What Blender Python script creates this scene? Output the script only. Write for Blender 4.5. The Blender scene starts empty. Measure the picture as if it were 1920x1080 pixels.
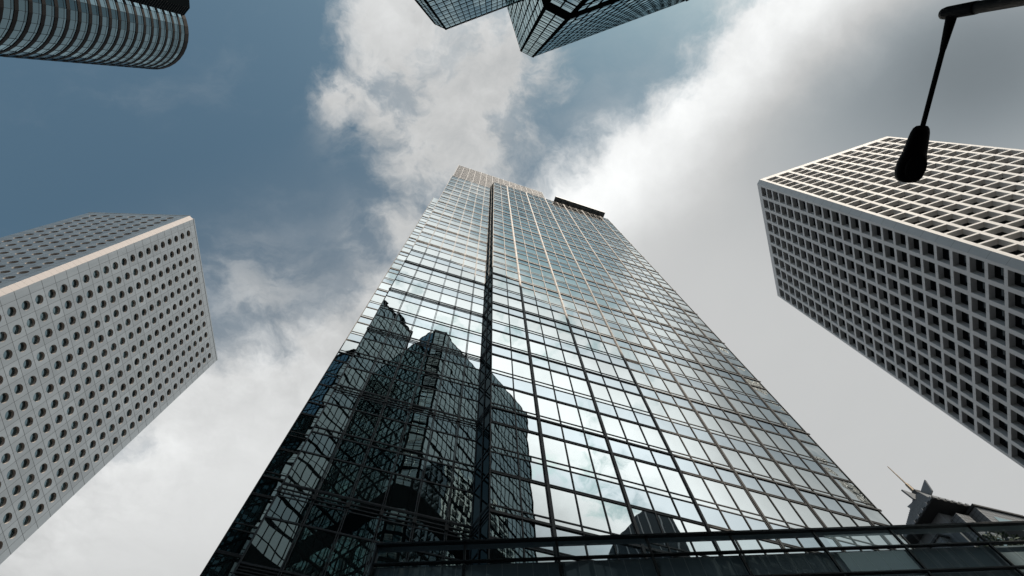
import bpy, math, random
import numpy as np
from mathutils import Vector, Matrix
random.seed(7)
rng = np.random.default_rng(7)
S = bpy.context.scene
COL = S.collection
EYE = 1.6                       # eye height above the ground

# ------------------------------------------------------------------ camera
FPX, PX0, PY0 = 995.0, 960.0, 540.0           # focal length in pixels of a 1920 px wide picture
ZEN = (928.16, 183.3)                          # where the verticals meet
_up = np.array([ZEN[0]-PX0, -(ZEN[1]-PY0), -FPX]); _up /= np.linalg.norm(_up)
_fw = np.array([0, 0, -1.0]); _fw -= _up*(_fw@_up); _fw /= np.linalg.norm(_fw)
_rt = np.cross(_fw, _up)
ROT = np.array([_rt, _fw, _up])                # camera axes -> world axes
cam = bpy.data.cameras.new('camera'); camo = bpy.data.objects.new('camera', cam); COL.objects.link(camo)
cam.sensor_width = 36; cam.lens = FPX/1920*36; cam.clip_start = 0.1; cam.clip_end = 5000
M4 = Matrix([[*ROT[i], 0] for i in range(3)]+[[0, 0, 0, 1]]); M4.translation = (0, 0, EYE)
camo.matrix_world = M4
S.camera = camo
S.render.resolution_x, S.render.resolution_y = 1024, 576
S.cycles.use_denoising = True
S.cycles.max_bounces = 8; S.cycles.glossy_bounces = 5; S.cycles.diffuse_bounces = 3
S.cycles.sample_clamp_indirect = 4; S.cycles.caustics_reflective = False; S.cycles.caustics_refractive = False
S.view_settings.view_transform = 'Standard'; S.view_settings.look = 'None'
S.view_settings.exposure = 0.6; S.view_settings.gamma = 1

# ------------------------------------------------------------------ sun and sky
SUN_EL, SUN_AZ = math.radians(53), math.radians(146)      # azimuth from +Y towards +X
sl = bpy.data.lights.new('sun', 'SUN'); sl.energy = 3.5; sl.angle = math.radians(0.5); sl.color = (1, .86, .71)
so = bpy.data.objects.new('sun', sl); COL.objects.link(so)
sd = Vector((math.sin(SUN_AZ)*math.cos(SUN_EL), math.cos(SUN_AZ)*math.cos(SUN_EL), math.sin(SUN_EL)))
so.rotation_euler = (-sd).to_track_quat('-Z', 'Y').to_euler()
so.location = sd*400

W = bpy.data.worlds.new('World'); S.world = W; W.use_nodes = True
wt = W.node_tree; wt.nodes.clear()

class X:                                        # tiny expression builder for math nodes
    tree = None
    def __init__(s, sock): s.s = sock
    @staticmethod
    def m(op, a, b=None, c=None, clamp=False):
        n = X.tree.nodes.new('ShaderNodeMath'); n.operation = op; n.use_clamp = clamp
        for i, v in enumerate((a, b, c)):
            if v is None: continue
            if isinstance(v, X): X.tree.links.new(v.s, n.inputs[i])
            else: n.inputs[i].default_value = v
        return X(n.outputs[0])
    def __add__(s, o): return X.m('ADD', s, o)
    def __radd__(s, o): return X.m('ADD', s, o)
    def __sub__(s, o): return X.m('SUBTRACT', s, o)
    def __rsub__(s, o): return X.m('SUBTRACT', o, s)
    def __mul__(s, o): return X.m('MULTIPLY', s, o)
    def __rmul__(s, o): return X.m('MULTIPLY', s, o)
    def __truediv__(s, o): return X.m('DIVIDE', s, o)
def xmax(a, b): return X.m('MAXIMUM', a, b)
def xmin(a, b): return X.m('MINIMUM', a, b)
def clampx(a): return X.m('ADD', a, 0.0, clamp=True)
def sstep(a, lo, hi):
    n = X.tree.nodes.new('ShaderNodeMapRange'); n.interpolation_type = 'SMOOTHSTEP'
    X.tree.links.new(a.s, n.inputs['Value']); n.inputs['From Min'].default_value = lo; n.inputs['From Max'].default_value = hi
    return X(n.outputs['Result'])
def gauss(x, y, cx, cy, rx, ry):
    dx = (x-cx)*(1/rx); dy = (y-cy)*(1/ry)
    return X.m('POWER', math.e, (dx*dx+dy*dy)*-1.0)
def ell(x, y, cx, cy, rx, ry, k):
    dx = (x-cx)*(1/rx); dy = (y-cy)*(1/ry)
    return (1.0-X.m('SQRT', dx*dx+dy*dy))*k
def noise(x, y, z, scale, detail=5, rough=.55, dist=0.0):
    c = X.tree.nodes.new('ShaderNodeCombineXYZ')
    for i, v in enumerate((x, y, z)):
        if isinstance(v, X): X.tree.links.new(v.s, c.inputs[i])
        else: c.inputs[i].default_value = v
    n = X.tree.nodes.new('ShaderNodeTexNoise'); n.inputs['Scale'].default_value = scale
    n.inputs['Detail'].default_value = detail; n.inputs['Roughness'].default_value = rough
    n.inputs['Distortion'].default_value = dist
    X.tree.links.new(c.outputs[0], n.inputs['Vector'])
    return X(n.outputs[0])

def build_sky():
    X.tree = wt; N, L = wt.nodes, wt.links
    tc = N.new('ShaderNodeTexCoord'); sp = N.new('ShaderNodeSeparateXYZ'); L.new(tc.outputs['Generated'], sp.inputs[0])
    dz = xmax(X(sp.outputs[2]), .14)
    x, y = X(sp.outputs[0])/dz, X(sp.outputs[1])/dz            # the cloud layer seen as a flat sheet overhead
    # billowing edges: push the sheet about with noise
    wx = noise(x, y, 3.1, 3.2, 6, .6)-.5; wy = noise(x, y, 9.7, 3.2, 6, .6)-.5
    qx, qy = x+wx*.16, y+wy*.16
    dA = (qx-.055)*.59+(qy-.16)*.807                            # the great bank to the south east
    dB = xmax((qx+.30)*.463+(qy-.325)*.886, ell(qx, qy, -.62, .60, .30, .20, .2))                             # the bank behind the round-window tower
    cC = ell(qx, qy, -.07, -.06, .19, .27, .22)                 # the loose cloud overhead
    cR = xmax(ell(qx, qy, .50, -.58, .75, .40, .4), ell(qx, qy, .06, -.37, .27, .19, .2))                   # the bright cloud round the sun
    w1 = ell(qx, qy, -.27, -.02, .055, .05, .10)
    w2 = ell(qx, qy, -.205, .235, .05, .05, .09)
    F = xmax(xmax(xmin(dA, .3), xmin(dB, .3)), xmax(cC, cR))
    F = xmax(F, xmax(w1, w2))
    big = noise(qx, qy, .4, 4.2, 9, .66)-.5
    fine = noise(qx, qy, 5.2, 13.0, 8, .65)-.5
    G = F+big*.27+fine*.11
    edge = sstep(dA, -.02, .30)
    dens = sstep(G, -.04, .06)
    thin = sstep(noise(qx*.7, qy*1.3, 7.7, 2.6, 8, .62)+noise(x, y, 2.2, 1.1, 2, .5)*.5, .76, 1.12)*.32
    holes = sstep(noise(qx, qy, 12.3, 9.0, 8, .62), .49, .66)*clampx(cC*-2.5+.85)*sstep(dA, .05, -.05)*sstep(dB, .02, -.06)*.9
    wsp = (gauss(qx, qy, -.50, .33, .13, .10)+gauss(qx, qy, -.25, .24, .07, .06)+gauss(qx, qy, -.24, .02, .07, .06))*sstep(noise(qx, qy*1.6, 31.0, 7.0, 8, .62), .40, .66)*.62
    thin = thin+wsp*(1.0-thin)
    thin = thin+sstep(y+x*.25, -.10, .55)*.46*(1.0-thin)
    dens = dens-dens*holes; dens = dens+thin*(1.0-dens)
    hz = sstep(X(sp.outputs[2]), .46, .12)*.9; dens = dens+hz*(1.0-dens)      # city haze low down, out of view, added to lift ambient light on walls
    # how bright the clouds are
    rim = gauss(dA, dA*0.0, .085, 0, .105, 1)*sstep(x, -.12, .16)*sstep(x, 1.0, .45)
    shade = gauss(x, y, .86, .0, .42, .26)
    B = .57+rim*.42-shade*.36+gauss(x, y, .56, -.42, .85, .215)*1.15
    B = B+gauss(x, y, .42, .36, .35, .25)*.02-gauss(x, y, -.35, 1.15, .5, .35)*.12+gauss(x, y, -.75, .75, .6, .42)*.20
    B = B+(noise(qx, qy, 21.0, 8.0, 9, .62)-.5)*.55*(1.0-edge*.8)*(1.0-sstep(dB, .04, .26)*.78)
    B = B+hz*(.86-B)
    B = xmax(B, .1)*.66
    cc = N.new('ShaderNodeCombineXYZ')
    wm = sstep(B, .12, .40)
    for i, (t0, t1) in enumerate(((.86, .985), (1.0, 1.0), (1.09, .998))): L.new((B*(wm*(t1-t0)+t0)).s, cc.inputs[i])
    cl = N.new('ShaderNodeBackground'); L.new(cc.outputs[0], cl.inputs['Color']); cl.inputs['Strength'].default_value = 1
    sky = N.new('ShaderNodeTexSky'); sky.sky_type = 'NISHITA'; sky.sun_disc = False
    sky.sun_elevation = SUN_EL; sky.sun_rotation = SUN_AZ; sky.air_density = 1.3; sky.dust_density = 2.5; sky.ozone_density = 1.2
    hs = N.new('ShaderNodeHueSaturation'); hs.inputs['Saturation'].default_value = .80; L.new(sky.outputs[0], hs.inputs['Color'])
    tn = N.new('ShaderNodeMix'); tn.data_type = 'RGBA'; tn.blend_type = 'MULTIPLY'; tn.inputs['Factor'].default_value = 1; tn.inputs['B'].default_value = (.70, .98, .98, 1); L.new(hs.outputs[0], tn.inputs['A'])
    bg = N.new('ShaderNodeBackground'); L.new(tn.outputs['Result'], bg.inputs['Color']); bg.inputs['Strength'].default_value = SKY_K
    mx = N.new('ShaderNodeMixShader'); L.new(dens.s, mx.inputs[0]); L.new(bg.outputs[0], mx.inputs[1]); L.new(cl.outputs[0], mx.inputs[2])
    out = N.new('ShaderNodeOutputWorld'); L.new(mx.outputs[0], out.inputs[0])
SKY_K = .050
build_sky()

# ------------------------------------------------------------------ materials
def newmat(name):
    m = bpy.data.materials.new(name); m.use_nodes = True; m.node_tree.nodes.clear(); X.tree = m.node_tree
    o = m.node_tree.nodes.new('ShaderNodeOutputMaterial'); return m, m.node_tree.nodes, m.node_tree.links, o
def rgb(*c): return (*c, 1)
def pbr(name, col, rough=.5, metal=0.0, var=.12, scale=.6, bump=0.0, spec=.5, streak=0.0, island=0.0):
    m, N, L, o = newmat(name)
    p = N.new('ShaderNodeBsdfPrincipled'); p.inputs['Roughness'].default_value = rough; p.inputs['Metallic'].default_value = metal
    p.inputs['Specular IOR Level'].default_value = spec
    tc = N.new('ShaderNodeTexCoord')
    n = N.new('ShaderNodeTexNoise'); n.inputs['Scale'].default_value = scale; n.inputs['Detail'].default_value = 8; n.inputs['Roughness'].default_value = .65
    L.new(tc.outputs['Object'], n.inputs['Vector'])
    f = X(n.outputs[0])
    if streak:                                                  # rain streaks: noise stretched down the wall
        mp = N.new('ShaderNodeMapping'); mp.inputs['Scale'].default_value = (1.6, 1.6, .12); L.new(tc.outputs['Object'], mp.inputs[0])
        n2 = N.new('ShaderNodeTexNoise'); n2.inputs['Scale'].default_value = 1.0; n2.inputs['Detail'].default_value = 6; L.new(mp.outputs[0], n2.inputs['Vector'])
        f = f*(1-streak)+X(n2.outputs[0])*streak
    k = (f-.5)*(var*3.2)+1.0
    if island:
        ge = N.new('ShaderNodeNewGeometry'); k = k*((X(ge.outputs['Random Per Island'])-.5)*island+1.0)
    c = N.new('ShaderNodeCombineXYZ')
    for i in range(3): L.new((k*col[i]).s, c.inputs[i])
    L.new(c.outputs[0], p.inputs['Base Color'])
    L.new(((f-.5)*.35+rough).s, p.inputs['Roughness'])
    if bump:
        b = N.new('ShaderNodeBump'); b.inputs['Distance'].default_value = bump; L.new(n.outputs[0], b.inputs['Height']); L.new(b.outputs[0], p.inputs['Normal'])
    L.new(p.outputs[0], o.inputs[0]); return m
def coated(name, base, tint, f0=.5, f1=.95, wave=.004, wscale=.7, rough=.01, pw=2.0, island=.12):
    """solar-control glass: a dark body under a mirror coat that grows towards grazing view"""
    m, N, L, o = newmat(name)
    tc = N.new('ShaderNodeTexCoord'); n = N.new('ShaderNodeTexNoise'); n.inputs['Scale'].default_value = wscale; n.inputs['Detail'].default_value = 1.5
    L.new(tc.outputs['Object'], n.inputs['Vector'])
    b = N.new('ShaderNodeBump'); b.inputs['Distance'].default_value = wave; L.new(n.outputs[0], b.inputs['Height'])
    g = N.new('ShaderNodeBsdfGlossy'); g.inputs['Roughness'].default_value = rough
    ge = N.new('ShaderNodeNewGeometry')
    r = (X(ge.outputs['Random Per Island'])-.5)*island+1.0
    c = N.new('ShaderNodeCombineXYZ')
    for i in range(3): L.new((r*tint[i]).s, c.inputs[i])
    L.new(c.outputs[0], g.inputs['Color']); L.new(b.outputs[0], g.inputs['Normal'])
    d = N.new('ShaderNodeBsdfDiffuse'); d.inputs['Color'].default_value = rgb(*base)
    lw = N.new('ShaderNodeLayerWeight'); lw.inputs['Blend'].default_value = .5
    fac = X.m('POWER', X(lw.outputs['Facing']), pw)*(f1-f0)+f0
    mx = N.new('ShaderNodeMixShader'); L.new(fac.s, mx.inputs[0]); L.new(d.outputs[0], mx.inputs[1]); L.new(g.outputs[0], mx.inputs[2])
    L.new(mx.outputs[0], o.inputs[0]); return m
def clear_glass(name, tint, refl=.12):
    m, N, L, o = newmat(name)
    t = N.new('ShaderNodeBsdfTransparent'); t.inputs['Color'].default_value = rgb(*tint)
    g = N.new('ShaderNodeBsdfGlossy'); g.inputs['Roughness'].default_value = .01; g.inputs['Color'].default_value = rgb(.8, .85, .86)
    lw = N.new('ShaderNodeLayerWeight'); lw.inputs['Blend'].default_value = .5
    fac = X.m('POWER', X(lw.outputs['Facing']), 3.0)*.5+refl*.4
    mx = N.new('ShaderNodeMixShader'); L.new(fac.s, mx.inputs[0]); L.new(t.outputs[0], mx.inputs[1]); L.new(g.outputs[0], mx.inputs[2])
    L.new(mx.outputs[0], o.inputs[0]); return m

M = dict(
    glass=coated('mirror_glass', (.03, .042, .044), (.86, .92, .92), .55, .98, .0062, .5),
    glass_sp=coated('mirror_glass_spandrel', (.006, .011, .014), (.70, .79, .83), .55, .98, .0062, .5),
    glass_wavy=coated('mirror_glass_wavy', (.004, .010, .012), (.84, .90, .90), .55, .98, .09, .38),
    return_glass=coated('dimmed_return_glass', (.004, .008, .010), (.30, .36, .38), .10, .26, .004, .7),  # mirror glass dimmed by its tint, standing in for a dark reflection
    dark=pbr('dark_frame', (.010, .013, .015), .55, 0, .2, 2.0),
    mull=pbr('grey_mullion', (.036, .044, .052), .5, .2, .2, 2.0),
    beige=pbr('champagne_trim', (.062, .068, .078), .55, .2, .1, 2.0),
    core=pbr('dark_core', (.006, .008, .009), .8, 0, .1, spec=0),
    louvre=pbr('pale_louvre', (.072, .104, .142), .6, 0, .08, 1.0),
    louvre_gap=pbr('louvre_backing', (.055, .065, .07), .6, 0, .08, 1.0),
    soffit=pbr('grey_soffit', (.30, .33, .34), .5, .2, .1),
    alu=pbr('aluminium_cladding', (.375, .412, .432), .36, .80, .12, .35, streak=.6, island=.16),
    alu_edge=pbr('aluminium_corner', (.45, .43, .43), .7, 0, .05, .5, spec=.2, streak=.3),
    curtain=coated('curtained_glass', (.05, .085, .095), (.45, .62, .68), .30, .85, .002, .5, island=.8),
    reveal=pbr('reveal_metal', (.38, .36, .345), .6, 0, .06, .5),
    joint=pbr('dark_joint', (.02, .022, .024), .8, 0, .05),
    port=coated('porthole_glass', (.006, .014, .018), (.38, .55, .62), .28, .88, .002, .5, island=1.2),
    conc=pbr('white_concrete', (.61, .62, .625), .7, 0, .09, .5, .002, .3, streak=.65, island=.07),
    conc_j=pbr('concrete_joint', (.22, .22, .22), .9, 0, .05),
    black_glass=coated('black_glass', (.003, .004, .005), (.30, .36, .40), .06, .7, .001, .5, pw=4),
    ex_glass=coated('silver_glass', (.007, .022, .025), (.60, .76, .79), .27, .97, .004, .5, island=.16),
    ex_frame=pbr('black_frame', (.005, .007, .008), .7, 0, .15, 2.0, spec=0),
    cv_glass=coated('teal_glass', (.006, .020, .027), (.44, .63, .72), .20, .66, .002, .4, island=.5),
    cv_band=pbr('black_band', (.010, .010, .011), .7, 0, .15, .8, spec=.08),
    tile=pbr('grey_tile', (.16, .175, .19), .5, .1, .14, .5, streak=.3),
    roof_tile=pbr('pale_roof_tile', (.27, .29, .30), .5, .2, .08, .5),
    dk=pbr('dark_soffit', (.018, .021, .024), .7, 0, .15),
    pale_glass=coated('pale_teal_glass', (.02, .04, .045), (.62, .78, .80), .45, .9, .002, .4),
    bridge_glass=clear_glass('bridge_glass', (.76, .82, .84)),
    bridge_back=pbr('bridge_tile_panel', (.19, .235, .26), .35, 0, .1, 1.2),
    bridge_joint=pbr('bridge_tile_joint', (.42, .47, .49), .6, 0, .05),
    bridge_cap=pbr('bridge_cap_metal', (.24, .28, .30), .4, .3, .1, 1.5),
    bridge_frame=pbr('bridge_frame', (.012, .015, .017), .32, .5, .15, 1.5),
    lamp=pbr('black_paint', (.004, .005, .006), .7, 0, .2, 6.0, spec=.15),
    lens=coated('lamp_lens', (.006, .009, .011), (.25, .28, .30), .05, .6, .001, 2),
    spire=pbr('bronze_mast', (.15, .125, .095), .45, .6, .1, 2),
    ribs=pbr('pale_ribs', (.55, .57, .58), .5, .2, .08),
    slab=pbr('slate_panel', (.035, .05, .06), .4, .2, .12, .4),
    ground=pbr('shade_dark_granite', (.045, .046, .048), .8, 0, .12, .8, .003),  # colour darkened to stand in for the buildings' shade on the street
    road=pbr('asphalt', (.05, .05, .052), .9, 0, .15, 2.0, .004),
    bark=pbr('bark', (.07, .05, .035), .9, 0, .2, 4),
    leaf=pbr('leaf', (.035, .06, .03), .6, 0, .3, 1.5),
)

# ------------------------------------------------------------------ mesh helpers
class MB:
    def __init__(s): s.v, s.f = [], []
    def add(s, vs, fs):
        b = len(s.v); s.v += [tuple(map(float, p)) for p in vs]; s.f += [tuple(i+b for i in f) for f in fs]
    def quad(s, a, b, c, d): s.add((a, b, c, d), ((0, 1, 2, 3),))
BOXF = ((0, 3, 2, 1), (4, 5, 6, 7), (0, 1, 5, 4), (1, 2, 6, 5), (2, 3, 7, 6), (3, 0, 4, 7))
def empty(name, loc, label, cat, group=None):
    o = bpy.data.objects.new(name, None); o.location = loc; o.empty_display_size = .5; COL.objects.link(o)
    o['label'] = label; o['category'] = cat
    if group: o['group'] = group
    return o
def link(name, mb, mat, parent=None, smooth=False, kind=None, label=None):
    me = bpy.data.meshes.new(name)
    off = np.array(parent.location if parent and parent.type == 'EMPTY' else (0, 0, 0))
    if parent and parent.type != 'EMPTY': off = np.array(parent['_off'])
    v = np.array(mb.v)-off if len(mb.v) else []
    me.from_pydata([tuple(p) for p in v], [], mb.f); me.materials.append(mat)
    if smooth: me.polygons.foreach_set('use_smooth', [True]*len(me.polygons))
    me.update()
    o = bpy.data.objects.new(name, me); COL.objects.link(o)
    if parent: o.parent = parent
    if kind: o['kind'] = kind
    if label: o['label'] = label
    return o
def pix(p):
    c = ROT.T@(np.array(p)-np.array((0, 0, EYE)))
    if c[2] > -.2: return None
    return PX0+FPX*c[0]/-c[2], PY0-FPX*c[1]/-c[2]
def score(vs):
    q = [pix(p) for p in vs]
    if any(k is None for k in q): return 0
    a = np.array(q); lo = np.maximum(a.min(0), (0, 0)); hi = np.minimum(a.max(0), (1920, 1080))
    if (hi <= lo).any(): return 0
    return float(np.prod(hi-lo))
def emit(name, items, mat, parent, cap=100, smooth=False):
    """each item (verts, faces) becomes a part of its own; beyond `cap` the small ones are one part"""
    sc = [(score(v) if len(items) > cap else 1, i) for i, (v, f) in enumerate(items)]
    sc.sort(key=lambda t: -t[0])
    for r, (s_, i) in enumerate(sc[:cap]):
        if len(items) > cap and s_ <= 0: cap = r; break
        mb = MB(); mb.add(*items[i]); link(name, mb, mat, parent, smooth)
    rest = sc[cap:]
    if rest:
        mb = MB()
        for s_, i in rest: mb.add(*items[i])
        link(name, mb, mat, parent, smooth, kind='stuff')

class Face:
    """a vertical wall: s metres along it, o metres out of it, z above eye level"""
    def __init__(s, a, u, n):
        s.a, s.u, s.n = np.array(a, float), np.array(u, float), np.array(n, float)
    def p(s, x, o, z):
        q = s.a+s.u*x+s.n*o; return (q[0], q[1], z+EYE)
    def box(s, x0, x1, o0, o1, z0, z1):
        return [s.p(x0, o0, z0), s.p(x1, o0, z0), s.p(x1, o1, z0), s.p(x0, o1, z0),
                s.p(x0, o0, z1), s.p(x1, o0, z1), s.p(x1, o1, z1), s.p(x0, o1, z1)], BOXF
    def quad(s, x0, x1, z0, z1, o=0.0, tilt=0.0):
        t = rng.normal(0, tilt, 2) if tilt else (0, 0)
        w, h = x1-x0, z1-z0
        return [s.p(x0, o-t[0]*w/2-t[1]*h/2, z0), s.p(x1, o+t[0]*w/2-t[1]*h/2, z0),
                s.p(x1, o+t[0]*w/2+t[1]*h/2, z1), s.p(x0, o-t[0]*w/2+t[1]*h/2, z1)], ((0, 1, 2, 3),)
def prism(mb, poly, z0, z1):
    n = len(poly); a = [(x, y, z0+EYE) for x, y in poly]+[(x, y, z1+EYE) for x, y in poly]
    mb.add(a, [tuple(range(n))[::-1], tuple(range(n, 2*n))]+[(i, (i+1) % n, n+(i+1) % n, n+i) for i in range(n)])
def tube(mb, pts, rad, seg=12, cap=True):
    rings = []; P = [Vector(p) for p in pts]
    for i, p in enumerate(P):
        t = (P[min(i+1, len(P)-1)]-P[max(i-1, 0)]).normalized()
        h = Vector((0, 0, 1)) if abs(t.z) < .9 else Vector((1, 0, 0))
        a = t.cross(h).normalized(); b = t.cross(a)
        r = rad[i] if hasattr(rad, '__len__') else rad
        rings += [tuple(p+(a*math.cos(k*2*math.pi/seg)+b*math.sin(k*2*math.pi/seg))*r) for k in range(seg)]
    f = []
    for i in range(len(P)-1):
        for k in range(seg): f.append((i*seg+k, i*seg+(k+1) % seg, (i+1)*seg+(k+1) % seg, (i+1)*seg+k))
    if cap: f += [tuple(range(seg))[::-1], tuple(range((len(P)-1)*seg, len(P)*seg))]
    mb.add(rings, f)
def dirs(deg):
    t = math.radians(deg); return np.array([math.sin(t), math.cos(t)]), np.array([math.cos(t), -math.sin(t)])

# ------------------------------------------------------------------ the ground
mb = MB(); mb.quad((-3000, -3000, 0), (3000, -3000, 0), (3000, 3000, 0), (-3000, 3000, 0))
g = link('ground', mb, M['ground']); g['kind'] = 'structure'
mb = MB(); fr = Face((-60, 6.2), (.997, .07), (-.07, .997))
mb.quad(*[fr.p(*q, .004-EYE) for q in ((-300, -5), (400, -5), (400, 1.5), (-300, 1.5))])
r_ = link('road', mb, M['road']); r_['kind'] = 'structure'

# ------------------------------------------------------------------ the tall mirror-glass tower
D = 16.4
U, Nn = dirs(66.95)
CORNER = np.array([-1.786, 16.302])
T = empty('glass_tower', (CORNER[0], CORNER[1], 0), 'tall stepped mirror glass tower with dark grid mullions, filling the middle of the view', 'skyscraper')
FLO = .245*D
ZF = [(D*2.0715+FLO*j, j % 2 == 0) for j in range(-8, 20)]
ZTOP = 111.1
panes, spans, wavy, transoms, beige, shades, mulls, thins, nodes = [], [], [], [], [], [], [], [], []
def curtain(F, xs, kinds, ztop, style, zlow=-1.0, wavy_from=None):
    """xs: pane edges; kinds: mullion kind at each edge (0 none, 1 thin, 2 broad)"""
    x0, x1 = xs[0], xs[-1]
    lines = []
    for z, heavy in ZF:
        lines.append((z, 'H' if heavy else 'p', heavy)); lines.append((z+.025*D, 't', heavy)); lines.append((z+.154*D, 'd', heavy))
    lines = [l for l in lines if zlow < l[0] < ztop-.2]
    zs = [zlow]+[l[0] for l in lines]+[ztop]
    for i in range(len(zs)-1):
        span = zs[i+1]-zs[i] < 1.65 and zs[i+1]-zs[i] > .8
        for a, b in zip(xs[:-1], xs[1:]):
            it = F.quad(a, b, zs[i], zs[i+1], 0, .0024)
            if wavy_from is not None and a >= wavy_from: wavy.append(it)
            elif span: spans.append(it)
            else: panes.append(it)
    for z, k, heavy in lines:
        if style == 'R':
            if k == 'H': shades.append(F.box(x0-.02, x1+.22, .002, .065, z-.07, z+.07))
            elif k in 'pt': transoms.append(F.box(x0, x1, .003, .03, z-.035, z+.035))
            else:
                transoms.append(F.box(x0, x1+.04, .003, .05, z+.045, z+.11)); beige.append(F.box(x0, x1+.04, .003, .035, z+.004, z+.044))
                transoms.append(F.box(x0, x1+.04, .003, .045, z-.06, z+.003))
        else:
            if k == 'H':
                for q, t in ((-.32, .02), (-.12, .03), (.10, .03), (.34, .02)): thins.append(F.box(x0-.05, x1, .003, t, z+q-.028, z+q+.028))
            else: thins.append(F.box(x0, x1, .003, .035, z-.04, z+.04))
            if k == 'H':
                for xx in xs[:-1]: nodes.append(F.box(xx-.08, xx+.08, .03, .08, z-.16, z+.12))
    for xx, k in zip(xs, kinds):
        if k == 1:
            (mulls if style == 'R' else thins).append(F.box(xx-.03, xx+.03, .005, .05, zlow, ztop))
        elif k == 3:
            thins.append(F.box(xx-.06, xx-.02, .005, .05, zlow, ztop)); thins.append(F.box(xx+.02, xx+.06, .005, .05, zlow, ztop))
        elif k == 2:
            mulls.append(F.box(xx-.07, xx+.07, .005, .08, zlow, ztop))
            for s_ in (-1, 1): beige.append(F.box(xx+s_*.10-.02, xx+s_*.10+.02, .005, .03, zlow, ztop))
FR = Face(CORNER, U, Nn)
xs = [0, 1.45]; ks = [1, 1]; k = 0
while 2.85+1.39*k < 25.0:
    xs.append(2.85+1.39*k); ks.append(2 if k % 3 == 0 else 1); k += 1
xs = [x_ for x_ in xs if x_ < 24.5]; ks = ks[:len(xs)]
xs.append(25.45); ks.append(1)
curtain(FR, xs, ks, ZTOP, 'R', wavy_from=23.5)
FL = Face(CORNER-Nn*1.42, U, Nn)
xl = [-8.53, -7.11, -5.70, -4.29, -2.88, -1.47, -.37]
curtain(FL, xl, [1, 3, 3, 3, 3, 3, 1], ZTOP, 'L')
n_p, n_s = len(panes), len(spans)
rv = -.37*U-1.42*Nn; rl = np.linalg.norm(rv); ru = -rv/rl
FT = Face(CORNER+rv, ru, np.array([ru[1], -ru[0]])*(-1 if np.array([ru[1], -ru[0]])@U > 0 else 1))
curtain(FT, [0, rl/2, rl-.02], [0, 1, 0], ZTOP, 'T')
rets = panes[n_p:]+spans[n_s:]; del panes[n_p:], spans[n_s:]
FS = Face(CORNER-Nn*8.4, U, Nn)
curtain(FS, [-11.36, -8.6], [1, 0], 117.8, 'R')
# the mass behind the glass
mb = MB(); pl = [(.03, -.06), (25.40, -.06), (25.40, -26), (-11.3, -26), (-11.3, -8.46), (-8.48, -8.46), (-8.48, -1.48), (-.31, -1.48)]
prism(mb, [tuple(CORNER+U*a+Nn*b) for a, b in pl][::-1], -EYE, 111.0); link('wall', mb, M['core'], T)
mb = MB(); prism(mb, [tuple(CORNER+U*a+Nn*b) for a, b in [(-11.3, -8.46), (-3, -8.46), (-3, -20), (-11.3, -20)]], 111.0, 117.8); link('roof_block', mb, M['core'], T)
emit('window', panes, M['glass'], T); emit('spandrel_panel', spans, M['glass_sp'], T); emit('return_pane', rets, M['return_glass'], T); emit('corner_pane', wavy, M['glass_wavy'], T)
emit('transom', transoms, M['dark'], T); emit('trim_or_highlight_strip', beige, M['beige'], T); emit('sunshade', shades, M['dark'], T)
emit('mullion', mulls, M['dark'], T); emit('glazing_bar', thins, M['mull'], T); emit('rail_bracket', nodes, M['dark'], T)
vents = []
for i in range(22):
    z, hv = ZF[rng.integers(8, 27)]; q = int(rng.integers(1, len(xs)-2)); z += .154*D*(rng.random() < .6)
    vents.append(FR.box(xs[q]+.05, xs[q+1]-.05, .01, .075, z+.08, z+.13))
emit('open_vent', vents, M['dark'], T)
# fine louvres over the lowest storeys of the recessed front
lp = []
for a, b in zip(xl[:-1], xl[1:]):
    mb = MB(); z = 8.0
    while z < 14.2: mb.add(*FL.box(a+.06, b-.06, .02, .05, z, z+.045)); z += .13
    lp.append((mb.v, mb.f))
emit('louvre_panel', lp, M['dark'], T)
# the pale louvred screen on the roof
SX0, SX1, SZ0, SZ1, SO = -8.40, 12.72, 111.15, 129.9, -1.46
mb = MB(); mb.add(*FR.box(SX0+.05, SX1-.05, SO-9, SO-.12, SZ0, SZ1-.05)); link('screen_backing', mb, M['louvre_gap'], T)
sl_, z = [], SZ0+.3
while z < SZ1: sl_.append(FR.box(SX0, SX1, SO-.11, SO, z, z+.30)); z += .72
emit('louvre', sl_, M['louvre'], T)
emit('screen_post', [FR.box(x_-.05, x_+.05, SO+.003, SO+.06, SZ0, SZ1) for x_ in np.linspace(SX0+.05, SX1-.05, 16)], M['louvre'], T)
mb = MB(); mb.add(*FR.box(SX0-.1, SX0+.9, SO-1.5, SO-.2, ZTOP-.2, SZ0+.5)); link('screen_base', mb, M['mull'], T)
# roof canopy
mb = MB(); mb.add(*FR.box(13.45, 24.85, -1.5, .92, 112.35, 112.75)); cn = link('canopy', mb, M['soffit'], T)
emit('canopy_rib', [FR.box(x_-.03, x_+.03, .0, .9, 112.31, 112.347) for x_ in np.arange(14.9, 24.8, 1.42)], M['dark'], T)

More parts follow.
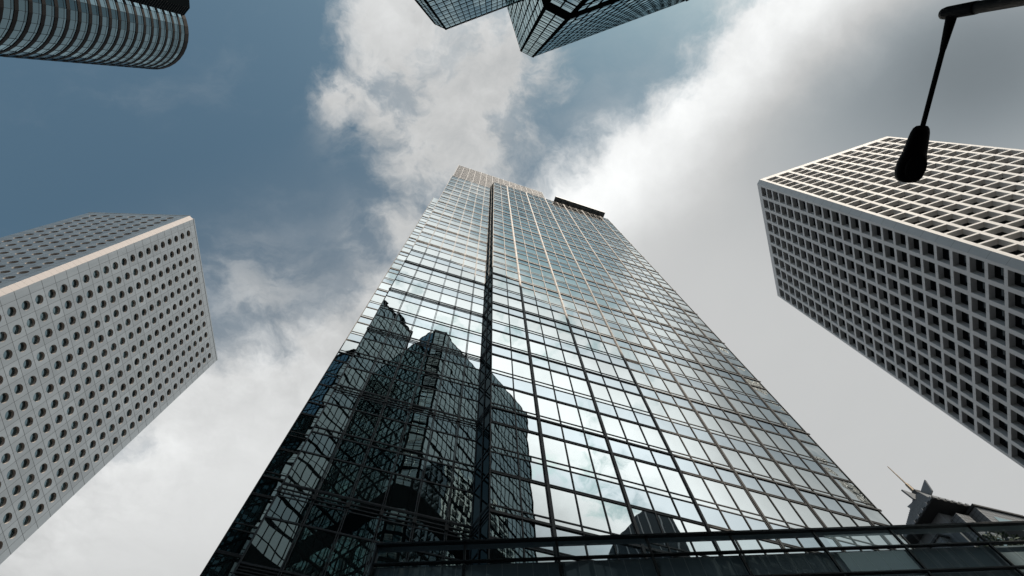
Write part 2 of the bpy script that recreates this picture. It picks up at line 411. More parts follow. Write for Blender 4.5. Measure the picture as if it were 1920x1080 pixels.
# ------------------------------------------------------------------ the tower with round windows
HJ = 165.0
d1, d2 = dirs(-6.97)
RW = empty('round_window_tower', (-.60*HJ, .17*HJ, 0), 'grey metal clad tower with rows of round porthole windows and a bright cut corner', 'skyscraper')
def holed_wall(F, cols, width, first, pitch, flip):
    """panel wall with round openings"""
    rows = int((.977*HJ)/(.0202*HJ)); fl = .0201*HJ; ztop = .9766*HJ; r = 1.0; dep = .58
    wall, rev, glass, jv, jh = MB(), MB(), [], [], []
    n = 24
    edges = [first-pitch/2+k_*pitch for k_ in range(cols+1)]
    zb = ztop-rows*fl
    for k_ in range(cols):
        for j in range(rows):
            x0, x1 = edges[k_], edges[k_+1]; z1 = ztop-j*fl+fl*0; z0 = z1-fl
            z0, z1 = z0+fl/2+fl*.0, z1+fl/2
            cx, cz = (x0+x1)/2, (z0+z1)/2
            ring = [(cx+r*math.cos(2*math.pi*(t+.5)/n), cz+r*math.sin(2*math.pi*(t+.5)/n)) for t in range(n)]
            outer = []
            for t in range(n):
                ca, sa = math.cos(2*math.pi*(t+.5)/n), math.sin(2*math.pi*(t+.5)/n)
                kx = ((x1-x0)/2)/max(abs(ca), 1e-6); kz = ((z1-z0)/2)/max(abs(sa), 1e-6); kk = min(kx, kz)
                outer.append((cx+ca*kk, cz+sa*kk))
            vs = [F.p(*q[:1], 0, q[1]) for q in ring]+[F.p(q[0], 0, q[1]) for q in outer]
            fs = [(t, n+t, n+(t+1) % n, (t+1) % n) for t in range(n)]
            # corners of the panel
            for sx, sz in ((x1, z1), (x0, z1), (x0, z0), (x1, z0)):
                ang = math.atan2(sz-cz, sx-cx) % (2*math.pi); t = int(math.floor(ang/(2*math.pi/n)-.5)) % n
                vs.append(F.p(sx, 0, sz)); fs.append((n+t, len(vs)-1, n+(t+1) % n))
            wall.add(vs, fs)
            rev.add([F.p(q[0], 0.004, q[1]) for q in ring]+[F.p(q[0], -dep, q[1]) for q in ring], [(t, (t+1) % n, n+(t+1) % n, n+t) for t in range(n)])
            tl = rng.normal(0, .006, 2)
            if rng.random() < .42:
                cut = rng.uniform(-.5, .75)*r
                pts_ = [(a_, b_) for a_, b_ in [(r*.985*math.cos(q_), r*.985*math.sin(q_)) for q_ in np.linspace(0, 2*math.pi, 36)[:-1]] if b_ >= cut]
                if len(pts_) > 3:
                    mx_, my_ = np.mean(pts_, 0); pts_ = sorted(pts_, key=lambda q_: math.atan2(q_[1]-my_, q_[0]-mx_))
                    curt.append(([F.p(cx+q_[0], -dep+.03, cz+q_[1]) for q_ in pts_], (tuple(range(len(pts_))),)))
            glass.append(([F.p(q[0], -dep+.01+(q[0]-cx)*tl[0]+(q[1]-cz)*tl[1], q[1]) for q in ring], (tuple(range(n)),)))
    zlo = ztop+fl/2-rows*fl; zt = ztop+fl/2
    for a, b in ((0, edges[0]), (edges[-1], width)): wall.add(*F.quad(a, b, zlo, zt))
    wall.add(*F.quad(0, width, zt, HJ)); wall.add(*F.quad(0, width, -EYE, zlo))
    for e_ in [edges[0], *edges[1:]]: jv.append(F.box(e_-.025, e_+.025, -.05, .006, -EYE, HJ-.3))
    for j in range(rows+1): jh.append(F.box(0, width, -.05, .007, zt-j*fl-.035, zt-j*fl+.035))
    for k_ in range(cols):
        cx = (edges[k_]+edges[k_+1])/2
        for j in range(rows):
            z1 = zt-j*fl; jm.append(F.box(cx-.012, cx+.012, -.05, .005, z1-fl/2+r+.02, z1-.04)); jm.append(F.box(cx-.012, cx+.012, -.05, .005, z1-fl+.04, z1-fl/2-r-.02))
    return wall, rev, glass, jv, jh
jm = []; curt = []
FJ1 = Face(np.array([-.585, .1662])*HJ, d1, d2)
FJ2 = Face(np.array([-.5905, .1594])*HJ, -d2, -d1)
port, jv_all, jh_all = [], [], []
for F, cols, width, first, pitch, fl_ in ((FJ1, 12, .2964*HJ, .0221*HJ, .02292*HJ, 0), (FJ2, 7, .1829*HJ, .0221*HJ, .0228*HJ, 1)):
    w_, r2_, g_, a_, b_ = holed_wall(F, cols, width, first, pitch, fl_)
    link('wall', w_, M['alu'], RW); link('window_reveal', r2_, M['reveal'], RW, kind='stuff'); port += g_; jv_all += a_; jh_all += b_
emit('round_window', port, M['port'], RW); emit('window_blind', curt, M['curtain'], RW)
emit('vertical_joint', jv_all, M['joint'], RW); emit('floor_joint', jh_all, M['joint'], RW); emit('fine_joint', jm, M['joint'], RW, cap=0)
ca, cb = FJ2.a, FJ1.a
FJC = Face(ca, (cb-ca)/np.linalg.norm(cb-ca), np.array([(cb-ca)[1], -(cb-ca)[0]])/np.linalg.norm(cb-ca)*1)
if FJC.n@np.array([.7, -.7]) < 0: FJC.n = -FJC.n
wc = np.linalg.norm(cb-ca)
mb = MB(); mb.add(*FJC.quad(0, wc, -EYE, HJ)); link('corner_panel', mb, M['alu_edge'], RW)
emit('corner_joint', [FJC.box(0, wc, -.05, .005, z-.012, z+.012) for z in np.arange(.9766*HJ+1.66, 5, -.0201*HJ/2)], M['louvre'], RW)
mb = MB()
far1 = FJ1.a+FJ1.u*.2964*HJ; far2 = FJ2.a+FJ2.u*.1829*HJ; opp = far2+d1*(.2964*HJ+1.0)
prism(mb, [tuple(q) for q in (ca-d1*-.7-d2*.0, cb-d2*.7, far1-d2*.7-d1*.02, opp, far2+d1*.7+d2*.02)], -EYE, HJ-.05); link('core', mb, M['core'], RW)
mb = MB(); mb.add(*FJ1.box(-.05, .2964*HJ+.1, -.8, .06, HJ-.02, HJ+.5)); mb.add(*FJ2.box(-.05, .1829*HJ+.1, -.8, .06, HJ-.02, HJ+.5)); link('parapet', mb, M['alu'], RW)
mb = MB(); FE = Face(far1, -d2, d1); mb.add(*FE.quad(-.0, .19*HJ, -EYE, HJ)); link('end_wall', mb, M['alu'], RW)

# ------------------------------------------------------------------ the white concrete tower with deep square openings
HR = 150.0
r1, r2 = dirs(14.2)
GT = empty('concrete_grid_tower', (.55*HR, .30*HR, 0), 'white concrete tower with a deep square grid of recessed windows behind the street lamp', 'skyscraper')
FG1 = Face(np.array([.4816, .195])*HR, r1, -r2)
FG2 = Face(np.array([.4857, .1871])*HR, r2, -r1)
win, jn, bl = [], [], []
def grid_wall(F, width, first, pitch, ow, ztop, oh, fl, dep=1.0):
    rows, cols = 43, 10
    fr_, rv_ = MB(), MB()
    xs_ = [first+k_*pitch for k_ in range(cols)]
    zs_ = [ztop-j*fl for j in range(rows)]
    for k_, x0 in enumerate(xs_):
        x1 = x0+ow; xa = 0 if k_ == 0 else x0-(pitch-ow)/2; xb = width if k_ == cols-1 else x1+(pitch-ow)/2
        for j, z1 in enumerate(zs_):
            z0 = z1-oh; zb = HR if j == 0 else z1+(fl-oh)/2; za = z0-(fl-oh)/2
            vs = [F.p(*q) for q in ((xa, 0, za), (xb, 0, za), (xb, 0, zb), (xa, 0, zb), (x0, 0, z0), (x1, 0, z0), (x1, 0, z1), (x0, 0, z1),
                                    (x0, -dep, z0), (x1, -dep, z0), (x1, -dep, z1), (x0, -dep, z1))]
            fr_.add(vs, [(0, 1, 5, 4), (1, 2, 6, 5), (2, 3, 7, 6), (3, 0, 4, 7), (4, 5, 9, 8), (5, 6, 10, 9), (6, 7, 11, 10), (7, 4, 8, 11)])
            win.append(F.quad(x0, x1, z0, z1, -dep+.03, .002))
            jn.append(F.box((x0+x1)/2-.012, (x0+x1)/2+.012, -.02, .004, z1+.01, z1+fl-oh-.01))
            if rng.random() < .16: bl.append(F.box(x0+ow*.55, x0+ow*.86, -dep+.04, -dep+.06, z0+.05, z0+oh*rng.uniform(.2, .5)))
    zl = zs_[-1]-oh-(fl-oh)/2
    fr_.add(*F.quad(0, width, -EYE, zl))
    link('wall_grid', fr_, M['conc'], GT)
grid_wall(FG1, .2411*HR, .0038*HR, .02389*HR, .0184*HR, .9885*HR, .0180*HR, .0222*HR)
grid_wall(FG2, .2407*HR, .0052*HR, .02358*HR, .0186*HR, .9885*HR, .0192*HR, .0222*HR)
emit('recessed_window', win, M['black_glass'], GT); emit('rib_joint', jn, M['conc_j'], GT, cap=0); emit('window_blind', bl, M['slab'], GT)
a_, b_ = FG2.a, FG1.a; L_ = np.linalg.norm(b_-a_); uu = (b_-a_)/L_; nn = np.array([uu[1], -uu[0]]); nn = nn if nn@np.array([-.7, -.7]) > 0 else -nn
FGC = Face(a_, uu, nn); mb = MB(); mb.add(*FGC.quad(0, L_, -EYE, HR)); link('corner_panel', mb, M['conc'], GT)
emit('corner_joint', [FGC.box(0, L_, -.02, .004, z-.02, z+.02) for z in np.arange(.9885*HR+.35, 5, -.0222*HR)], M['conc_j'], GT)
e1_ = FG1.a+r1*.2411*HR; e2_ = FG2.a+r2*.2407*HR
mb = MB(); prism(mb, [tuple(q) for q in (b_+r2*1.4-r1*-1.4, e1_+r2*1.4-r1*.02, e1_+r2*.24*HR, e2_+r1*.02+r1*1.4)], -EYE, HR-.1); link('core', mb, M['black_glass'], GT)
mb = MB(); prism(mb, [tuple(q) for q in (a_, b_, e1_, e1_+r2*.245*HR, e2_)], HR, HR+.25); link('roof', mb, M['conc'], GT)
mb = MB(); mb.quad(*[(*q, z+EYE) for q, z in ((e1_, -EYE), (e1_+r2*.245*HR, -EYE), (e1_+r2*.245*HR, HR), (e1_, HR))]); link('end_wall', mb, M['conc'], GT)

# ------------------------------------------------------------------ the twin faceted glass towers overhead
HE = 90.0
x1_, x2_ = dirs(14.06)
def facet_tower(name, label, faces, poly, ztop, fl, bands, top_band):
    t = empty(name, (*np.mean(poly, 0), 0), label, 'skyscraper', None)
    ps, tr, th, mu, bd, tk = [], [], [], [], [], []
    for F, width, pitch in faces:
        n_ = max(1, int(round(width/pitch))); xs_ = np.linspace(0, width, n_+1); z = ztop-top_band; lv = [ztop-top_band]
        while z > 3: z -= fl; lv.append(z)
        for za, zb in zip(lv[1:], lv[:-1]):
            band = any(lo < (za+zb)/2 < hi for lo, hi in bands)
            if band: bd.append(F.box(0, width, .0, .05, za, zb)); continue
            for xa, xb in zip(xs_[:-1], xs_[1:]): ps.append(F.quad(xa, xb, za, zb, 0, .004))
            tr.append(F.box(0, width, .003, .014, za-.24, za+.24)); th.append(F.box(0, width, .003, .010, za+fl*.36-.07, za+fl*.36+.07))
            if width < 2.2: th.append(F.box(0, width, .003, .010, za+fl*.52-.05, za+fl*.52+.05))
        for i_, xx in enumerate(xs_):
            w = .16 if i_ in (0, n_) else .055
            mu.append(F.box(xx-w, xx+w, .004, .035, 0, ztop))
        bd.append(F.box(0, width, .0, .03, ztop-top_band, ztop))
        if top_band > .6:
            for xx in xs_[1:-1]: tk.append(F.box(xx-.07, xx+.07, .037, .07, ztop-top_band, ztop))
    emit('window', ps, M['ex_glass'], t); emit('floor_band', tr, M['ex_frame'], t); emit('transom', th, M['ex_frame'], t)
    emit('mullion', mu, M['ex_frame'], t); emit('plant_band', bd, M['ex_frame'], t)
    if tk: emit('parapet_fin', tk, M['mull'], t)
    mb = MB(); c_ = np.mean(poly, 0); prism(mb, [tuple(np.array(q)+(c_-np.array(q))/np.linalg.norm(c_-np.array(q))*.12) for q in poly], -EYE, ztop-.02); link('wall', mb, M['core'], t)
    return t
def fc(a, b, inside):
    a, b = np.array(a), np.array(b); u = (b-a)/np.linalg.norm(b-a); n = np.array([u[1], -u[0]])
    if n@(np.array(inside)-a) > 0: n = -n
    return Face(a, u, n), np.linalg.norm(b-a)
E0, E1 = np.array([4.636, -6.448]), np.array([6.406, -5.462])
E2 = E1+x2_*24.6; E3 = E2-x1_*9.5+x2_*2.0; E4 = E3-x1_*14; E5 = E0-x1_*22
ep = [E0, E1, E2, E3, E4, E5]; ins = np.mean(ep, 0)
fs_ = [(*fc(E0, E1, ins), 1.01), (*fc(E1, E2, ins), 1.02), (*fc(E5, E0, ins), 1.0), (*fc(E2, E3, ins), 1.2)]
facet_tower('faceted_tower', 'dark glass tower with a glazed cut corner at the top, right of its twin', fs_, ep, HE, 3.2, [(45.4, 47.5), (14, 17)], .35)
A0, A1 = np.array([-7.245, -11.550]), np.array([-8.983, -12.502])
A2 = A1-x1_*20-x2_*6; A3 = A2-x1_*10+x2_*12; A4 = A0+x2_*11.0; A5 = A4-x1_*26
ap = [A0, A4, A5, A3, A2, A1]; ins = np.mean(ap, 0)
fs_ = [(*fc(A1, A0, ins), 1.02), (*fc(A0, A4, ins), .955), (*fc(A2, A1, ins), 1.0), (*fc(A4, A5, ins), 1.0)]
facet_tower('faceted_tower', 'dark glass tower with a black roof band at the top, left of its twin', fs_, ap, 100.0, 3.2, [(36, 39)], 1.45)

# ------------------------------------------------------------------ the rounded tower top left
HC = 187.0; k_ = HC/100
CT = empty('rounded_glass_tower', (-57.1*k_, -16.3*k_, 0), 'rounded tower striped with teal glass and black bands, in the top left corner', 'skyscraper')
cc_ = np.array([-57.1, -16.25])*k_; RC = 6.8*k_
NS = 15; a0, a1 = math.radians(-32), math.radians(112)
angs = np.linspace(a0, a1, NS+1)
def arc(r, z): return [(cc_[0]+r*math.cos(t), cc_[1]+r*math.sin(t), z+EYE) for t in angs]
fl = 1.87*k_
gl, bnds, tb = [], [], []
for j in range(50):
    zt = HC-j*fl
    zb0 = zt-fl*.29
    top, bot = arc(RC+.10, zt), arc(RC+.10, zb0); i1, i2 = arc(RC-.3, zt), arc(RC-.3, zb0); n = NS+1
    if j == 0: top, bot, i1, i2 = arc(RC+.12, zt+.6), arc(RC+.12, zt-fl*.42), arc(RC-.3, zt+.6), arc(RC-.3, zt-fl*.42)
    vs = bot+top+i2+i1; f_ = []
    for t in range(NS): f_ += [(t, t+1, n+t+1, n+t), (2*n+t, t, n+t, 3*n+t)[:0] or (2*n+t+1, 2*n+t, 3*n+t, 3*n+t+1), (2*n+t, 2*n+t+1, t+1, t), (n+t, n+t+1, 3*n+t+1, 3*n+t)]
    bnds.append((vs, f_))
    if j: tb.append((lambda A, B, C_, D_: (A+B+C_+D_, [f for t in range(NS) for f in ((t, t+1, n+t+1, n+t), (2*n+t, 2*n+t+1, t+1, t), (n+t, n+t+1, 3*n+t+1, 3*n+t))]))(arc(RC+.04, zb0-.78), arc(RC+.04, zb0-.72), arc(RC-.1, zb0-.78), arc(RC-.1, zb0-.72)))
    for t in range(NS):
        for za, zb in ((zb0-.75, zb0), (zt-fl, zb0-.75)):
            P = [(cc_[0]+RC*math.cos(g_), cc_[1]+RC*math.sin(g_), z+EYE) for g_, z in ((angs[t], za), (angs[t+1], za), (angs[t+1], zb), (angs[t], zb))]
            gl.append((P, ((0, 1, 2, 3),)))
emit('window', gl, M['cv_glass'], CT); emit('black_band', bnds, M['cv_band'], CT); emit('transom', tb, M['cv_band'], CT)
vm = []
for t in range(NS+1):
    c0, s0 = math.cos(angs[t]), math.sin(angs[t]); q = cc_+np.array([c0, s0])*RC; Fm = Face(q, (-s0, c0), (c0, s0)); vm.append(Fm.box(-.03, .03, -.05, .06, HC-50*fl, HC))
emit('mullion', vm, M['cv_band'], CT)
mb = MB(); prism(mb, [(cc_[0]+(RC-.25)*math.cos(t), cc_[1]+(RC-.25)*math.sin(t)) for t in np.linspace(0, 2*math.pi, 40)[:-1]], -EYE, HC); link('wall', mb, M['core'], CT)
# straight wing that runs on from the curve, and the dark pier block beside it
tq = cc_+np.array([math.cos(a1), math.sin(a1)])*RC; wu = np.array([-math.sin(a1), math.cos(a1)])
FW = Face(tq, wu, (math.cos(a1), math.sin(a1)))
emit('wing_band', [FW.box(0, 30, -.3, .10, HC-j*fl-fl*.29, HC-j*fl) for j in range(50)], M['cv_band'], CT)
emit('wing_pane', [FW.quad(x_, x_+3, HC-j*fl-fl, HC-j*fl-fl*.29) for j in range(50) for x_ in range(0, 30, 3)], M['cv_glass'], CT, cap=40)
mb = MB(); mb.add(*FW.box(0, 30, -12, -.25, -EYE, HC-.1)); link('wing_wall', mb, M['core'], CT)
gk, fk, hk = np.array([-49.13, -18.18])*k_, np.array([-50.41, -17.17])*k_, np.array([-48.88, -19.34])*k_
fu = (fk-gk)/np.linalg.norm(fk-gk); hu = (hk-gk)/np.linalg.norm(hk-gk)
mb = MB(); prism(mb, [tuple(q) for q in (fk+fu*6, gk, gk+hu*22, gk+hu*22-np.array([20, 0]), fk+fu*6-np.array([8, 12]))][::-1], -EYE, HC+.3); link('pier_block', mb, M['core'], CT)
Fh, wh = fc(gk, gk+hu*22, gk+np.array([-5, -5]))
emit('pier_window', [Fh.quad(3.0+q*5.2, 6.6+q*5.2, HC-j*fl-fl*.9, HC-j*fl-fl*.45, .02) for j in range(1, 50) for q in range(3)], M['cv_glass'], CT, cap=60)
Fp, wp = fc(fk+fu*2, gk, gk+np.array([-5, -5]))
emit('pier_groove', [Fp.box(0, wp, .0, .03, z, z+.12) for z in np.arange(HC-60, HC, 1.2)], M['joint'], CT)

# ------------------------------------------------------------------ the spired tower at the lower right
C0 = np.array([91.7, 94.4]); ZC = 95.0
b1 = np.array([.935, .355]); b2 = np.array([-.345, .939])
ST = empty('spired_tower', (C0[0]+12, C0[1]+16, 0), 'grey tiled tower with a pyramid roof, fins and a thin spire, beyond the glass screen', 'tower')
FB1, FB2 = Face(C0, b1, np.array([b1[1], -b1[0]])), Face(C0, b2, np.array([-b2[1], b2[0]]))
if FB1.n@b2 > 0: FB1.n = -FB1.n
if FB2.n@b1 > 0: FB2.n = -FB2.n
def bp(a, b, z): q = C0+b1*a+b2*b; return (q[0], q[1], z+EYE)
def bbox(a0_, a1_, b0_, b1__, z0, z1): return [bp(*q) for q in ((a0_, b0_, z0), (a1_, b0_, z0), (a1_, b1__, z0), (a0_, b1__, z0), (a0_, b0_, z1), (a1_, b0_, z1), (a1_, b1__, z1), (a0_, b1__, z1))], BOXF
AX, BX, ZA = 13.0, 8.2, 108.6
mb = MB(); vs = [bp(.6, .6, ZC+.7), bp(2*AX-.6, .6, ZC+.7), bp(2*AX-.6, 2*BX-.6, ZC+.7), bp(.6, 2*BX-.6, ZC+.7)]
top = [bp(AX+q[0], BX+q[1], ZA) for q in ((-1.3, -1.3), (1.3, -1.3), (1.3, 1.3), (-1.3, 1.3))]
mb.add(vs+top, ((0, 1, 5, 4), (1, 2, 6, 5), (2, 3, 7, 6), (3, 0, 4, 7), (4, 5, 6, 7))); pr = link('pyramid_roof', mb, M['roof_tile'], ST)
rj = []
for t in np.linspace(.05, .97, 22):
    q = [np.array(vs[i])*(1-t)+np.array(top[i])*t for i in range(4)]
    for i in range(4):
        a_, b_ = q[i], q[(i+1) % 4]; o_ = np.array((0, 0, .10)); out = ((a_+b_)/2-np.array(bp(AX, BX, 0))); out[2] = 0; out = out/np.linalg.norm(out)*.05
        rj.append(([a_+out, b_+out, b_+out+o_, a_+out+o_, a_-out, b_-out, b_-out+o_, a_-out+o_], BOXF))
emit('roof_joint', rj, M['tile'], ST)
mb = MB(); mb.add(*bbox(-.2, 2*AX, -.2, 2*BX, ZC, ZC+.6)); link('eave', mb, M['dk'], ST)
emit('eave_tile', [bbox(x_, x_+.9, -.35, -.2, ZC+.2, ZC+.85) for x_ in np.arange(0, 27, 1.8)]+[bbox(-.35, -.2, x_, x_+.9, ZC+.2, ZC+.85) for x_ in np.arange(0, 19, 1.8)], M['tile'], ST)
mb = MB(); mb.add(*bbox(3.2, 2*AX-2, 3.2, 2*BX-2, -EYE, ZC-.003)); link('wall', mb, M['tile'], ST)
bays, bw, be, bj = [], [], [], []
def bay(a0_, a1_, b0_, b1__, z0, z1, eave=False):
    bays.append(bbox(a0_, a1_, b0_, b1__, z0, z1))
    for z in np.arange(z0+.9, z1, .9): bj.append(bbox(a0_-.02, a1_+.02, b0_-.02, b1__, z, z+.05))
    for x_ in np.arange(a0_+.9, a1_, .9): bj.append(bbox(x_, x_+.05, b0_-.022, b0_, z0, z1))
    for x_ in np.arange(b0_+.9, b1__, .9): bj.append(bbox(a0_-.022, a0_, x_, x_+.05, z0, z1))
    if eave: be.append(bbox(a0_-.4, a1_+.4, b0_-.4, b1__, z1, z1+.5))
bay(4.4, 8.0, .9, 5, ZC-16, ZC-2.2); bay(9.0, 22, -1.2, 5, ZC-6.5, ZC-1.2, True); bay(.6, 5, 6.0, 12, ZC-14, ZC-5.0, True)
bay(23.5, 28, -.6, 5, ZC-9, ZC-3, True); bay(30, 44, 1.5, 12, ZC-30, ZC-3.2, True)
for r_i in range(5):
    zt = ZC-9-r_i*7.0
    for q in range(5):
        a_ = 4.6+q*5.6+(r_i % 2)*1.5
        bay(a_, a_+3.4, -.6+.3*(q % 2), 5, zt-6, zt+.2*(q % 3)); bw.append(bbox(a_+.3, a_+3.1, -.6+.3*(q % 2)-.08, -.6+.3*(q % 2)-.03, zt-4.6, zt-1.6))
        bw.append(bbox(a_+3.5, a_+5.4, 3.0, 3.12, zt-5.6, zt-.8))
bw.append(bbox(11.5, 17.5, -1.28, -1.23, ZC-6.2, ZC-3.6))
emit('tiled_bay', bays, M['tile'], ST); emit('bay_eave', be, M['dk'], ST); emit('tile_joint', bj, M['dk'], ST, cap=0); emit('bay_window', bw, M['pale_glass'], ST)
mb = MB(); mb.add(*bbox(28, 46, 4, 22, -EYE, ZC-3.3)); link('rear_wall', mb, M['tile'], ST)
fins = []
for q in ((1, 0), (0, 1), (-1, 0), (0, -1)):
    q = np.array(q, float); t_ = np.array([-q[1], q[0]])*.22
    def fp(r, z, s_): v = q*r+t_*s_; return bp(AX+v[0], BX+v[1], z)
    fins.append(([fp(.9, ZA-2.6, -1), fp(3.6, ZA-1.9, -1), fp(4.5, ZA+1.2, -1), fp(.9, ZA+.3, -1), fp(.9, ZA-2.6, 1), fp(3.6, ZA-1.9, 1), fp(4.5, ZA+1.2, 1), fp(.9, ZA+.3, 1)],
                 ((0, 1, 2, 3), (7, 6, 5, 4), (0, 4, 5, 1), (1, 5, 6, 2), (2, 6, 7, 3), (3, 7, 4, 0))))
emit('roof_fin', fins, M['tile'], ST)
mb = MB(); tube(mb, [bp(AX, BX, ZA-1), bp(AX, BX, ZA+2.2), bp(AX, BX, ZA+4.6), bp(AX, BX, ZA+5.2), bp(AX, BX, ZA+12.0)], [.62, .5, .42, .2, .11], 10); link('spire', mb, M['spire'], ST)
mb = MB(); mb.add(*bbox(AX-.9, AX+.9, BX-.9, BX+.9, ZA, ZA+1.6)); link('spire_base', mb, M['dk'], ST)

# ------------------------------------------------------------------ the glazed screen of the footbridge in front
HB = 12.5
bd = np.array([.99756, .06985]); bn = np.array([.06985, -.99756])       # along it to the right, and out towards us
FB = Face(-bn*1.0088*HB, bd, bn)
BR = empty('glass_footbridge', (3, 12.5, 0), 'dark glazed footbridge screen crossing the bottom of the view below the tower', 'footbridge')
sx = lambda v: -v*HB
bx = [sx(v) for v in (.3063, .097, -.1219, -.340, -.5441, -.7489, -.9381, -1.1388)]+[sx(-1.1388)+2.55*q for q in range(1, 5)]
rowz = [.9975*HB, .942*HB, .873*HB, .803*HB, .733*HB, .60*HB]
gp, bm, bt, hl = [], [], [], []
for i, (a, b) in enumerate(zip(bx[:-1], bx[1:])):
    for zt, zb in zip(rowz[:-1], rowz[1:]): gp.append(FB.quad(a, b, zb, zt, 0, .001))
for x_ in bx:
    bm.append(FB.box(x_-.03, x_+.03, .002, .07, rowz[-1], rowz[0]-.03)); hl.append(FB.box(x_+.034, x_+.044, .002, .05, rowz[-1], rowz[0]-.05))
for i, z in enumerate(rowz):
    h = .04 if i == 0 else .028
    bt.append(FB.box(bx[0]-.05, bx[-1], .003, .12 if i == 0 else .09, z-h, z+h*.6)); 
    hl.append(FB.box(bx[0], bx[-1], .121, .126, z+h*.6-.014, z+h*.6-.002)) if i == 0 else None  # thin bar that draws the highlight along the rail's top edge
    if i: hl.append(FB.box(bx[0], bx[-1], .003, .07, z-h-.018, z-h-.006))
emit('glass_panel', gp, M['bridge_glass'], BR); emit('mullion', bm, M['bridge_frame'], BR); emit('transom', bt, M['bridge_frame'], BR); emit('trim_or_highlight_strip', hl, M['mull'], BR)  # hl strips: edge highlights drawn as pale bars on rail and frame
mb = MB(); mb.add(*FB.box(bx[0], bx[-1], -.22, -.005, rowz[0]-.02, rowz[0]+.035)); link('cap', mb, M['bridge_cap'], BR)
mb = MB(); mb.add(*FB.box(bx[0], bx[-1], -3.4, -.06, rowz[-1], rowz[1]-.03)); link('tile_panel', mb, M['bridge_back'], BR)
tj = []
for x_ in np.arange(bx[0]+.2, bx[-1], .44): tj.append(FB.box(x_-.008, x_+.008, -.059, -.055, rowz[-1], rowz[1]-.04))
emit('tile_joint', tj, M['bridge_joint'], BR)
mb = MB(); mb.add(*FB.box(bx[0]-.05, bx[0]+.0, -.34, .10, rowz[-1], rowz[0]-.03)); link('end_post', mb, M['mull'], BR)
emit('pier', [FB.box(x_, x_+.9, -2.4, -1.4, -EYE, rowz[-1]-.003) for x_ in (bx[0]+1, bx[5], bx[-1]-2)], M['slab'], BR)

# ------------------------------------------------------------------ the street lamp
LZ = 7.0
def lp_(x, y, z=LZ): return (x, y, z+EYE)
SL = empty('street_lamp', (5.45, -.50, 0), 'black street lamp with an oval head on a long thin arm', 'street lamp')
px_, py_ = 5.475, -.497
mb = MB(); tube(mb, [(px_, py_, 0), (px_, py_, 1.0), (px_, py_, LZ+EYE-.42)], [.10, .085, .066], 20); link('pole', mb, M['lamp'], SL, True)
mb = MB(); tube(mb, [(px_, py_, LZ+EYE-.50), (px_, py_, LZ+EYE-.47), (px_, py_, LZ+EYE-.08), (px_, py_, LZ+EYE-.02), (px_, py_, LZ+EYE)], [.071, .073, .073, .062, .03], 20); link('pole_cap', mb, M['lamp'], SL, True)
mb = MB(); tube(mb, [(px_+.07, py_+.02, LZ+EYE-.30), (px_+.10, py_+.02, LZ+EYE-.30)], .012, 8); link('bolt', mb, M['lamp'], SL)
ax = np.array([5.322-5.445, .795+.455, 0]); ax /= np.linalg.norm(ax); sd_ = np.array([ax[1], -ax[0], 0])
zb = LZ+EYE-.16
mb = MB(); tube(mb, [np.array((px_, py_, zb))+ax*t for t in (.02, .12, .40, .42, 1.0, 1.36)], [.060, .054, .034, .030, .029, .029], 14); link('arm', mb, M['lamp'], SL, True)
# the head: a rounded neck that swells into an oval lamp, seen from below
mb = MB(); n = 28; rings = []
prof = [(1.28, .02), (1.29, .075), (1.32, .105), (1.37, .126), (1.45, .140), (1.55, .154), (1.615, .162), (1.64, .168), (1.70, .190), (1.78, .204), (1.86, .204), (1.92, .187), (1.965, .150), (1.99, .10), (2.0, .03)]
for t, w in prof:
    ang = np.linspace(0, 2*math.pi, n, endpoint=False); cpt = np.array((px_, py_, zb))+ax*t
    h = .075+.05*min(1, max(0, (t-1.28)/.5)); h *= min(1, w/.11)
    w *= .905
    for a_ in ang: rings.append(cpt+sd_*w*math.cos(a_)+np.array((0, 0, 1))*(h*math.sin(a_)*(1.25 if math.sin(a_) > 0 else .55)))
f_ = []
for i in range(len(prof)-1):
    for q in range(n): f_.append((i*n+q, i*n+(q+1) % n, (i+1)*n+(q+1) % n, (i+1)*n+q))
f_ += [tuple(range(n)), tuple(range((len(prof)-1)*n, len(prof)*n))]
mb.add(rings, f_); hd = link('lamp_head', mb, M['lamp'], SL, True); hd['_off'] = tuple(SL.location)
ctr = np.array((px_, py_, zb))+ax*1.80
mb = MB(); R0 = []
for r, dz in ((.170, -.060), (.168, -.082), (.146, -.084), (.144, -.074)):
    for q in range(n): R0.append(ctr+sd_*r*.79*math.cos(q*2*math.pi/n)+ax*r*math.sin(q*2*math.pi/n)+np.array((0, 0, dz)))
mb.add(R0, [(i*n+q, i*n+(q+1) % n, (i+1)*n+(q+1) % n, (i+1)*n+q) for i in range(3) for q in range(n)])
ob = link('lens_ring', mb, M['lamp'], hd, True)
mb = MB(); R1 = [ctr+sd_*.145*.79*math.cos(q*2*math.pi/n)+ax*.145*math.sin(q*2*math.pi/n)+np.array((0, 0, -.076)) for q in range(n)]
mb.add(R1, (tuple(range(n)),)); link('lens', mb, M['lens'], hd)
mb = MB(); s2 = np.array((px_, py_, zb))+ax*1.50
for q in (-.03, .03): mb.add([s2+sd_*(q-.012+a_)+ax*b_+np.array((0, 0, -.085)) for a_, b_ in ((0, -.05), (.024, -.05), (.024, .05), (0, .05))], ((0, 1, 2, 3),))
if '_off' in hd: del hd['_off']

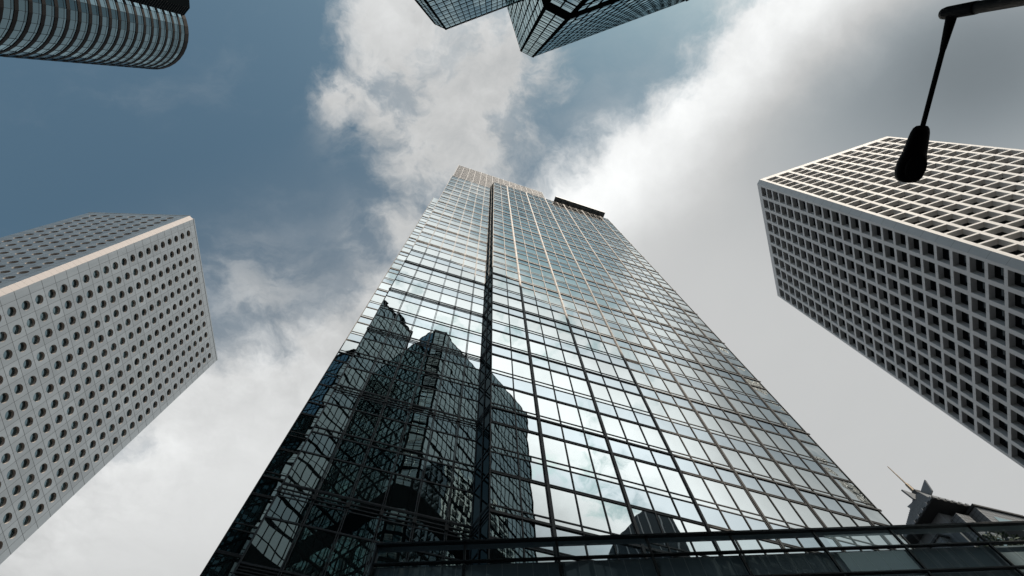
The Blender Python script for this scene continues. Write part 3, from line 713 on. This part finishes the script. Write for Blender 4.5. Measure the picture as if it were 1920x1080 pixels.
# ------------------------------------------------------------------ the ribbed tower behind us, seen mirrored in the glass
RB = empty('ribbed_tower', (92, -42, 0), 'dark slab tower with pale vertical ribs and rounded top, mirrored in the glass tower', 'skyscraper')
ro = np.array([5.0, 19.2]); rd = np.array([.872, -.489]); rc = ro+rd*95; rt = np.array([rd[1], -rd[0]])   # across the line of sight, towards its left
ZR = 20+95*1.005
FRB = Face(rc, rt, -rd)
prof = [(-9, ZR-24), (-7.5, ZR-4.5), (-5, ZR-1.2), (-1.5, ZR), (2, ZR-1.6), (6, ZR-5), (9.5, ZR-9), (12, ZR-14), (24, ZR-19), (24, -EYE), (-9, -EYE)]
mb = MB(); n = len(prof); vs = [FRB.p(x_, 0, z) for x_, z in prof]+[FRB.p(x_, -18, z) for x_, z in prof]
mb.add(vs, [tuple(range(n)), tuple(range(n, 2*n))[::-1]]+[(i, (i+1) % n, n+(i+1) % n, n+i) for i in range(n)]); link('wall', mb, M['slab'], RB)
pz = sorted([(x_, z) for x_, z in prof[:9]])
emit('rib', [FRB.box(x_-.14, x_+.14, .004, .35, -EYE, float(np.interp(x_, [q[0] for q in pz], [q[1] for q in pz]))-.3) for x_ in np.arange(-6.5, 24, 2.3)], M['ribs'], RB)
emit('band', [FRB.box(-8.9, 23.9, .003, .05, z, z+1.1) for z in np.arange(4, ZR-26, 3.6)], M['dk'], RB)

# ------------------------------------------------------------------ the tree behind the bridge screen
tp = np.array([.70, .714])*21.5; ztree = .628*21.5-1.15
TR = empty('tree', (tp[0], tp[1], 0), 'dark bushy tree crown seen through the footbridge glass at the right', 'tree')
mb = MB(); tube(mb, [(tp[0], tp[1], 0), (tp[0]+.1, tp[1], 5), (tp[0]-.05, tp[1]+.05, ztree-.2)], [.22, .15, .07], 9)
for q in range(7):
    a_ = q*.9; tube(mb, [(tp[0], tp[1], ztree-2.2+q*.25), (tp[0]+.8*math.cos(a_), tp[1]+.8*math.sin(a_), ztree-1.2+q*.2)], [.06, .02], 6)
link('trunk', mb, M['bark'], TR, True)
mb = MB()
for i in range(5200):
    v = rng.normal(0, 1, 3); v /= np.linalg.norm(v); r = rng.random()**.45
    lump = 1+.22*math.sin(5*v[0]+2)*math.cos(4*v[1]+1)+.12*math.sin(9*v[2])
    c3 = np.array((tp[0], tp[1], ztree-.2+EYE))+v*np.array((1.25, 1.25, 1.0))*r*lump
    a_ = rng.normal(0, 1, 3); a_ /= np.linalg.norm(a_); b_ = np.cross(a_, rng.normal(0, 1, 3)); b_ /= np.linalg.norm(b_)
    s_ = rng.uniform(.05, .10); mb.quad(c3-a_*s_, c3+b_*s_*.5, c3+a_*s_, c3-b_*s_*.5)
link('crown', mb, M['leaf'], TR)
